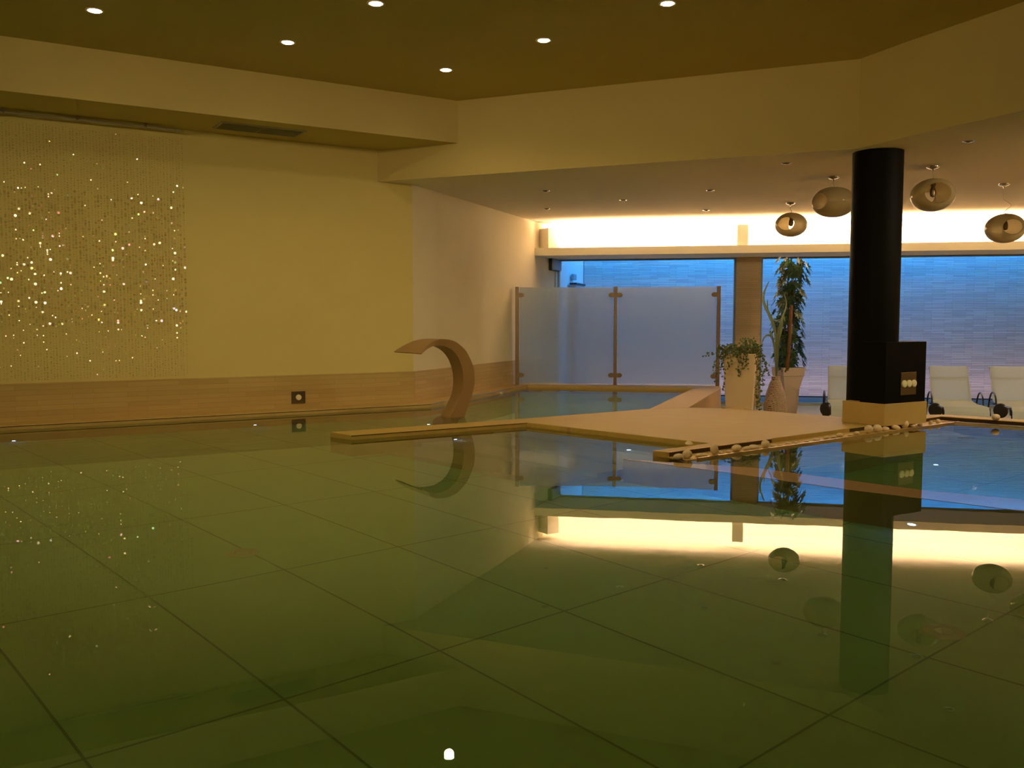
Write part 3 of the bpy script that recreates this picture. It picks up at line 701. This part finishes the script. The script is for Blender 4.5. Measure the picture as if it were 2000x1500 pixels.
for k in range(270):
    t = rr.random(); z = zr-.02+(topz-zr-.02)*t
    rad = .27*(1-.12*t)+(.05 if t > .75 else 0)
    a_ = rr.uniform(0, 2*PI); q = math.sqrt(rr.uniform(.12, 1))*rad
    ctr = Vector((math.cos(a_)*q+.03*math.sin(z*3), math.sin(a_)*q, z))
    out = Vector((math.cos(a_), math.sin(a_), .5)).normalized()
    nl = rr.choice([6, 7, 8]); ph = rr.random()*6
    s1_ = out.cross(Vector((0, 0, 1))).normalized(); s2_ = s1_.cross(out)
    for j in range(nl):
        an = ph+2*PI*j/nl; d = s1_*math.cos(an)+s2_*math.sin(an)+out*.25
        leaf(b, ctr, d, out, rr.uniform(.08, .12), rr.uniform(.034, .048), .22)
b.build('foliage', M['leaf'], pl1)
b = MB(); b.tube([(-.14, -.20, zr-.05), (-.125, -.24, zr+.36), (-.11, -.26, atY(1540, 597, yP).z-ZF)], [.032, .03, .028], 10); b.build('support_pole', M['wood'], pl1, smooth=True)
# strap leaved plant in the wicker vase
yW = 15.35; c0 = atY(1515, 750, yW)
pl2 = thing('wicker_vase', 'bulging wicker floor vase holding a few long strap leaves', 'vase', (c0.x, yW, ZF))
zv = atY(1515, 735, yW).z-ZF
b = MB(); b.lathe([(.10, 0), (.17, .06), (.195, .16), (.185, .30), (.15, .46), (.10, .62), (.07, zv-.06), (.075, zv), (.05, zv), (.045, zv-.1)], 28); b.build('vase_body', M['wicker'], pl2, smooth='auto')
def ribbon(b, pts, wd):
    pts = resample([tuple(p) for p in pts], 5); n = len(pts); vs = []
    for i, p in enumerate(pts):
        t = i/(n-1); w_ = wd*(math.sin(PI*min(1, max(.04, t*.93+.05)))**.6)
        p = Vector(p); tg = (Vector(pts[min(i+1, n-1)])-Vector(pts[max(i-1, 0)])).normalized()
        s_ = tg.cross(Vector((0, -1, .15))).normalized()
        vs += [p-s_*w_*.5, p+Vector((0, .006, 0)), p+s_*w_*.5]
    b.add(vs, [(3*i+k, 3*i+k+1, 3*i+4+k, 3*i+3+k) for i in range(n-1) for k in range(2)])
def P_(px, py, y=0): q = atY(px, py, yW+y); return (q.x-c0.x, y, q.z-ZF)
b = MB()
for pts, wd in [([P_(1516, 742), P_(1518, 690), P_(1511, 634, -.05), P_(1495, 600, -.08), P_(1491, 577, -.08), P_(1502, 549, -.08)], .05),
                ([P_(1516, 742), P_(1519, 680), P_(1510, 636, .04), P_(1500, 610, .05), P_(1499, 585, .05)], .04),
                ([P_(1516, 742), P_(1517, 690), P_(1521, 650, -.04), P_(1529, 618, -.06), P_(1533, 628, -.1)], .05),
                ([P_(1516, 742), P_(1519, 680), P_(1527, 640, -.08), P_(1528, 622, -.14), P_(1536, 595, -.1), P_(1532, 575, -.1)], .035),
                ([P_(1516, 742), P_(1512, 672, -.05), P_(1502, 655, -.08), P_(1492, 660, -.1), P_(1487, 675, -.1)], .03),
                ([P_(1516, 742), P_(1513, 680, -.05), P_(1504, 646, -.1), P_(1509, 660, -.12)], .04)]: ribbon(b, pts, wd)
b.build('strap_leaves', M['strap'], pl2, smooth=True)
# ivy in the tall square planter
yI = 13.45; c0 = atY(1446, 700, yI)
pl3 = thing('ivy_planter', 'tall square sandstone planter with trailing ivy by the screen', 'potted plant', (c0.x, yI, ZF), R_(-18))
zi = atY(1446, 690, yI).z-ZF
square_pot([(.17, 0), (.185, .25), (.23, zi-.02), (.232, zi), (.20, zi), (.195, zi-.05)], M['planter'], pl3, 'planter')
b = MB(); b.box((-.19, -.19, zi-.05), (.19, .19, zi-.04)); b.build('soil', M['soil'], pl3)
def W2(px, py, y):                                        # pixel to planter-local
    q = atY(px, py, y)-Vector((c0.x, yI, ZF)); return Matrix.Rotation(R_(18), 4, 'Z') @ q
b = MB(); bl = MB(); rr = random.Random(5)
def ivy_leaf(p, nrm, sz):
    n_ = nrm.normalized(); a_ = rr.random()*2*PI
    s1_ = n_.cross(Vector((0, 0, 1))); s1_ = s1_.normalized() if s1_.length > .1 else Vector((1, 0, 0)); s2_ = s1_.cross(n_)
    u = s1_*math.cos(a_)+s2_*math.sin(a_); v = n_.cross(u)
    sh = [(-.5, 0), (-.45, .42), (-.05, .30), (.15, .5), (.3, .22), (.75, 0), (.3, -.22), (.15, -.5), (-.05, -.30), (-.45, -.42)]
    bl.add([p+n_*sz*.1]+[p+u*x*sz+v*y*sz for x, y in sh], [(0, k+1, (k+1) % 10+1) for k in range(10)])
def strand(pts, dens=.016, spread=.02, size=.03):
    pts = resample([tuple(p) for p in pts], 6); b.tube(pts, .0025, 5)
    acc = 0
    for i in range(len(pts)-1):
        p, q = Vector(pts[i]), Vector(pts[i+1]); L = (q-p).length; k = max(1, int(L/dens))
        for j in range(k):
            c = p.lerp(q, j/k)+Vector([rr.gauss(0, spread) for _ in range(3)])
            ivy_leaf(c, Vector((rr.gauss(0, .5), -1, rr.gauss(.4, .5))), size*rr.uniform(.7, 1.3))
top = zi+.02
Yf = yI-.27
for px0, seq in [(1425, [(1410, 690), (1400, 705), (1396, 730), (1398, 745)]), (1420, [(1402, 688), (1388, 692), (1374, 695)]), (1430, [(1412, 695), (1408, 720), (1413, 745), (1412, 760)]),
                 (1440, [(1441, 690), (1444, 708), (1446, 726)]), (1448, [(1452, 690), (1450, 715), (1445, 735)]), (1444, [(1447, 700), (1441, 720), (1443, 732)]), (1455, [(1456, 695), (1458, 705), (1455, 718)]),
                 (1468, [(1474, 690), (1478, 720), (1482, 760), (1479, 800)]), (1470, [(1480, 695), (1484, 730), (1478, 770), (1484, 803)]), (1468, [(1486, 685), (1492, 700), (1497, 725)]),
                 (1472, [(1486, 690), (1496, 715), (1505, 735)]), (1430, [(1428, 700), (1424, 712), (1420, 722)]), (1430, [(1418, 690), (1411, 700), (1405, 712)]), (1470, [(1484, 700), (1488, 715), (1490, 755)])]:
    y0 = yI+rr.uniform(-.12, .05)
    strand([W2(px0, 690, y0), W2((px0+seq[0][0])/2, 680, (y0+Yf)/2)]+[W2(x_, y_, Yf-.01*k) for k, (x_, y_) in enumerate(seq)])
for k in range(260):
    px_, py_ = rr.uniform(1400, 1488), rr.uniform(672, 698)
    if 1450 < px_ < 1475: py_ -= rr.uniform(0, 14)
    q = W2(px_, py_, yI+rr.uniform(-.3, .2)); ivy_leaf(q, Vector((rr.gauss(0, .6), -.8, rr.gauss(.6, .5))), .032*rr.uniform(.8, 1.4))
for k in range(70):
    q = W2(rr.gauss(1462, 9), rr.uniform(660, 690), yI+rr.uniform(-.15, .15)); ivy_leaf(q, Vector((rr.gauss(0, .6), -.8, .3)), .034)
b.build('vines', M['wood'], pl3); bl.build('ivy_leaves', M['ivy'], pl3)

# ------------------------------------------------------------------ LOUNGERS
def make_lounger():
    t = thing('sun_lounger', 'x', 'sun lounger', (0, 0, ZF), 0, 'sun loungers behind the pool')
    hs = .41; ang = R_(62); Lb = .62; wd = .30
    # sling: flat seat running to the foot (-y), a rolled front edge, upright back at +y
    prof = [(-1.32, hs-.30), (-1.36, hs-.2), (-1.34, hs-.06), (-1.27, hs), (-.9, hs-.01), (-.4, hs-.03), (0, hs-.01)]
    def sheet(prof, w0, w1, th=.012):
        b = MB(); vs = []; n = len(prof)
        for i, (y, z) in enumerate(prof):
            t_ = i/(n-1); w_ = w0+(w1-w0)*t_
            if len(prof[0]) and i == 0: w_ *= .93
            vs += [(-w_, y, z), (w_, y, z)]
        for i, (y, z) in enumerate(prof):
            t_ = i/(n-1); w_ = w0+(w1-w0)*t_; vs += [(-w_, y+.006, z-th), (w_, y+.006, z-th)]
        fs = [(2*i, 2*i+1, 2*i+3, 2*i+2) for i in range(n-1)]
        fs += [(2*n+2*i+2, 2*n+2*i+3, 2*n+2*i+1, 2*n+2*i) for i in range(n-1)]
        fs += [(2*i, 2*i+2, 2*n+2*i+2, 2*n+2*i) for i in range(n-1)]+[(2*i+1, 2*n+2*i+1, 2*n+2*i+3, 2*i+3) for i in range(n-1)]
        fs += [(0, 2*n, 2*n+1, 1), (2*n-2, 2*n-1, 4*n-1, 4*n-2)]
        b.add(vs, fs); return b
    sheet(prof, .30, .30).build('seat', M['sling'], t, smooth='auto')
    hb = .93-hs
    back = [(.02, hs-.0), (.10, hs+hb*.2), (.22, hs+hb*.5), (.36, hs+hb*.85), (.42, hs+hb*.97), (.44, hs+hb)]
    sheet(back, .30, .278).build('backrest', M['sling'], t, smooth='auto')
    b = MB()
    for s_ in (-1, 1): b.tube([(s_*.272, y+.02, z-.016) for y, z in back[:-1]]+[(s_*.262, back[-1][0]+.012, back[-1][1]-.006)], .014, 8)
    b.tube([(-.29, .30, hs+.33), (.29, .30, hs+.33)], .01, 8); b.build('back_frame', M['frame_dark'], t, smooth=True)
    b = MB()
    for s_ in (-1, 1): b.tube([(s_*.312, -1.30, hs-.12), (s_*.312, -1.24, hs-.03), (s_*.312, .05, hs-.04)], .014, 8)
    b.tube([(-.312, 0, hs-.05), (.312, 0, hs-.05)], .012, 8); b.build('seat_frame', M['frame_dark'], t, smooth=True)
    for s_ in (-1, 1):
        b = MB(); x = s_*.36
        pts = [(x, -.62, .0), (x, -.60, hs*.6), (x, -.52, hs+.04), (x, -.38, hs+.13), (x, -.22, hs+.13), (x, -.08, hs+.04), (x, .02, hs*.6), (x, .06, 0)]
        b.tube(resample(pts, 5), .013, 8); b.tube([(x, -.3, hs-.04), (s_*.31, -.3, hs-.04)], .01, 6); b.build('arm_loop', M['frame_dark'], t, smooth=True)
    for s_ in (-1,):
        b = MB(); mt = Matrix.Translation((s_*.345, -.80, hs-.10)) @ Matrix.Rotation(R_(52), 4, 'Z') @ Matrix.Rotation(PI/2, 4, 'Y')
        b.lathe([(.03, -.022), (.06, -.022), (.105, -.018), (.112, 0), (.105, .018), (.06, .022), (.03, .022)], 28, mat=mt); b.build('wheel', M['rubber'], t, smooth='auto')
    for s_ in (-1, 1):
        b = MB(); b.tube([(s_*.28, -1.22, hs-.05), (s_*.28, -1.26, 0)], .014, 8); b.build('leg', M['frame_dark'], t, smooth=True)
    return t
lg = make_lounger()
def put_lounger(o, px, Y, lb):
    q = atY(px, 760, Y); o.location = (q.x, Y, ZF); o.rotation_euler = (0, 0, R_(-17)); o['label'] = lb
l2 = copy_tree(lg); l3 = copy_tree(lg)
put_lounger(lg, 1655, 14.55, 'white sling sun lounger left of the black column, half hidden by it')
put_lounger(l2, 1859, 14.4, 'white sling sun lounger just right of the black column')
put_lounger(l3, 1981, 14.3, 'white sling sun lounger at the right edge of the picture')

# ------------------------------------------------------------------ PEBBLES
rp = random.Random(21)
def pebble(p, r, lb, grp, sq=.62):
    me = bpy.data.meshes.new('pebble'); bm = bmesh.new(); bmesh.ops.create_icosphere(bm, subdivisions=3, radius=1)
    k1, k2, k3 = r*rp.uniform(.95, 1.3), r*rp.uniform(.8, 1.0), r*sq*rp.uniform(.85, 1.2)
    ph = [rp.uniform(0, 6) for _ in range(3)]
    for v in bm.verts:
        q = 1+.07*math.sin(2.1*v.co.x+ph[0])+.06*math.sin(2.4*v.co.y+ph[1])+.04*math.sin(3*v.co.z+ph[2])
        v.co = Vector((v.co.x*k1*q, v.co.y*k2*q, v.co.z*k3*q))
    for f in bm.faces: f.smooth = True
    bm.to_mesh(me); bm.free(); me.materials.append(M['pebble'])
    o = bpy.data.objects.new('pebble', me); COL.objects.link(o)
    o.rotation_euler = (rp.uniform(-.25, .25), rp.uniform(-.25, .25), rp.uniform(0, 6.28))
    bpy.context.view_layer.update()
    lo = min((o.rotation_euler.to_matrix() @ v.co).z for v in me.vertices)
    o.location = (p.x, p.y, p.z-lo-.001); return tag(o, lb, 'pebble', grp)
G_ = 'pebbles in the overflow channel'
LA_ = 'pale pebble in the overflow channel of the stone bar left of the column'
LB_ = 'pale pebble in the overflow channel below the black column'
used = []
def put(px, py, r, lb, sq=.62, z=.006):
    q = at(px, py, z); d = (q-b2R).dot(nF)
    q = q+nF*(min(max(d, r+.01), .20-r*.6)-d)
    pebble(Vector((q.x, q.y, z)), r, lb, G_, sq)
LEFT = [(1325, 898, .040, .5, 'low oval pebble lying at the tip of the bar channel, first from its open end'), (1345, 896, .038, .85, 'big round pebble near the tip of the bar channel'),
 (1365, 893, .022, .7, 'small pebble just right of the big round one at the channel tip'), (1380, 892, .026, .5, 'flat pebble low against the brass lip left of the tall upright one'),
 (1395, 888, .034, 1.15, 'tall pebble standing upright against the dark channel face'), (1411, 888, .022, .6, 'small flat pebble directly right of the tall upright one'),
 (1423, 885, .024, .6, 'small pebble left of the large tilted one in the bar channel'), (1438, 882, .038, .8, 'large tilted pebble midway along the dark channel face'),
 (1459, 880, .032, .55, 'oval pebble right of the large tilted one in the bar channel'), (1474, 878, .034, .6, 'long sloping pebble before the last round one of the dark recess'),
 (1487, 877, .016, .7, 'tiny pebble squeezed left of the round one by the recess end'), (1495, 874, .036, .95, 'large round pebble near the right end of the dark recess'),
 (1511, 873, .024, .6, 'small pebble exactly at the end of the dark recess'), (1526, 871, .022, .4, None), (1545, 869, .028, .4, None), (1560, 867, .022, .4, None), (1578, 864, .026, .4, None),
 (1597, 861, .03, .45, None), (1615, 858, .03, .5, None), (1636, 857, .028, .5, None), (1655, 856, .03, .55, None), (1672, 853, .026, .5, None),
 (1687, 851, .032, .7, 'pebble at the left end of the second dark recess under the plinth'), (1706, 847, .042, .85, 'round pebble below the front corner of the column plinth, left of it'),
 (1726, 845, .040, .8, 'large pebble straight below the plinth front corner'), (1743, 843, .034, .6, 'low pebble right of the plinth front corner'), (1761, 840, .036, .6, 'wide low pebble leaning on the tallest one below the plinth'),
 (1776, 837, .040, 1.05, 'tallest pebble in the channel below the button panel'), (1791, 835, .032, .7, 'pebble below the right edge of the plinth'), (1803, 833, .024, .6, 'smaller pebble just right of the plinth edge'),
 (1822, 830, .022, .9, 'upright pebble second from the far channel corner'), (1840, 828, .028, .8, 'wide pebble in the far corner of the overflow channel')]
for px, py, r, sq, lb in LEFT: put(px, py, r*(1.16 if r >= .03 else 1.05), lb or 'half hidden pale pebble beside the plain stone stretch of the channel', sq)
q = at(1346, 869.5, ZK); pebble(q, .040, 'flat pale pebble lying on top of the stone bar end', None, .3) 
pb = pebble(q+Vector((0, 0, .022)), .022, 'tiny pebble balanced on the flat pebble of the stone bar', None, .4)
q = at(1945, 821, ZK); pebble(q, .05, 'single pale pebble on the whirlpool far coping before the loungers', None, .7)
for o in [o for o in SC.objects if o.name.startswith('pebble') and 'group' in o and not o['group']]: del o['group']

# ------------------------------------------------------------------ UNDERWATER FITTINGS
def led(p, nrm, lb, r=.02):
    t = thing('pool_led', lb, 'underwater light', p, 0, 'small blue underwater lights')
    mt = Vector(nrm).to_track_quat('Z', 'Y').to_matrix().to_4x4()
    b = MB(); b.lathe([(r*1.0, 0), (r*1.5, .0), (r*1.5, .006), (r*1.0, .008)], 20, mat=mt, close=False); b.build('ring', M['chrome'], t, smooth='auto')
    b = MB(); b.lathe([(r, 0), (r*.9, .006), (r*.5, .010), (.001, .011)], 16, mat=mt); b.build('lens', M['blue_led'], t, smooth=True)
def sunk_wall(px, py, p0, d):
    q = at(px, py, 0); r = ray(px, py); h_ = Vector((r.x, r.y, 0)).normalized(); n_ = Vector((d.y, -d.x, 0))
    s = (Vector(p0)-q).dot(n_)/h_.dot(n_); sn = math.hypot(r.x, r.y)/r.length/1.333; return q+h_*s-Vector((0, 0, s*math.sqrt(1-sn*sn)/sn))
for px, py, lb in [(27, 861, 'blue underwater light under the kerb below the bead curtain'), (498, 830, 'blue underwater light under the kerb left of the button panel')]:
    p = sunk_wall(px, py, KB1, dA); p.z = max(p.z, ZP+.05); led(p+nA*.001, nA, lb)
p = on_plane(981, 770, KB1, dB); led(p+nB*.001, nB, 'blue light in the kerb face right of the spout', .012)
def first_hit(px, py):
    dep = .02
    while dep < -ZP:
        p = sunk(px, py, dep); q = p-INN; det = uBar.x*uC.y-uBar.y*uC.x
        a_ = (q.x*uC.y-q.y*uC.x)/det; b_ = (uBar.x*q.y-uBar.y*q.x)/det
        if 0 <= a_ <= 1.8 and 0 <= b_ <= 2.45 and dep >= .2*math.ceil(a_/.45): return sunk(px, py, dep-.025)
        dep += .005
    return sunk(px, py, -ZP)
p = sunk_wall(889, 858, tip, ub); led(p+nb_*.002, nb_, 'blue underwater light in the side of the narrow stone bar before the spout')
dd = (dv2[1]-dv2[2]).normalized(); dn = Vector((dd.y, -dd.x, 0))
p = sunk_wall(1781, 1024, dv2[2], dd); led(p+dn*.002, dn, 'large blue underwater light in the divider wall right of the column reflection', .03)
for px, py, dep, lb in [(837, 829, 1.02, 'blue underwater light left of the spout base'), 
                        (1228, 879, .2, 'blue underwater light on the steps left of the pebble channel'), (1828, 908, 1.02, 'blue underwater light on the whirlpool floor')]:
    p = first_hit(px, py); led(p+Vector((0, 0, .001)), (0, 0, 1), lb, .022 if px != 1781 else .03)
for px, py, lb in [(475, 1080, 'round pale inlet disc in the pool floor on the left'), (1843, 1235, 'round pale inlet disc in the pool floor at the right')]:
    p = sunk(px, py, 1.02); t = thing('floor_inlet', lb, 'pool inlet', (p.x, p.y, ZP+.002))
    b = MB(); b.lathe([(.10, 0), (.10, .008), (.09, .014), (.055, .014), (.05, .006)], 36); b.build('inlet_ring', M['pool_drain'], t, smooth='auto')
    b = MB(); b.lathe([(.042, .004), (.042, .018), (.03, .022), (.001, .023)], 28); b.build('inlet_cap', M['pool_drain'], t, smooth='auto')
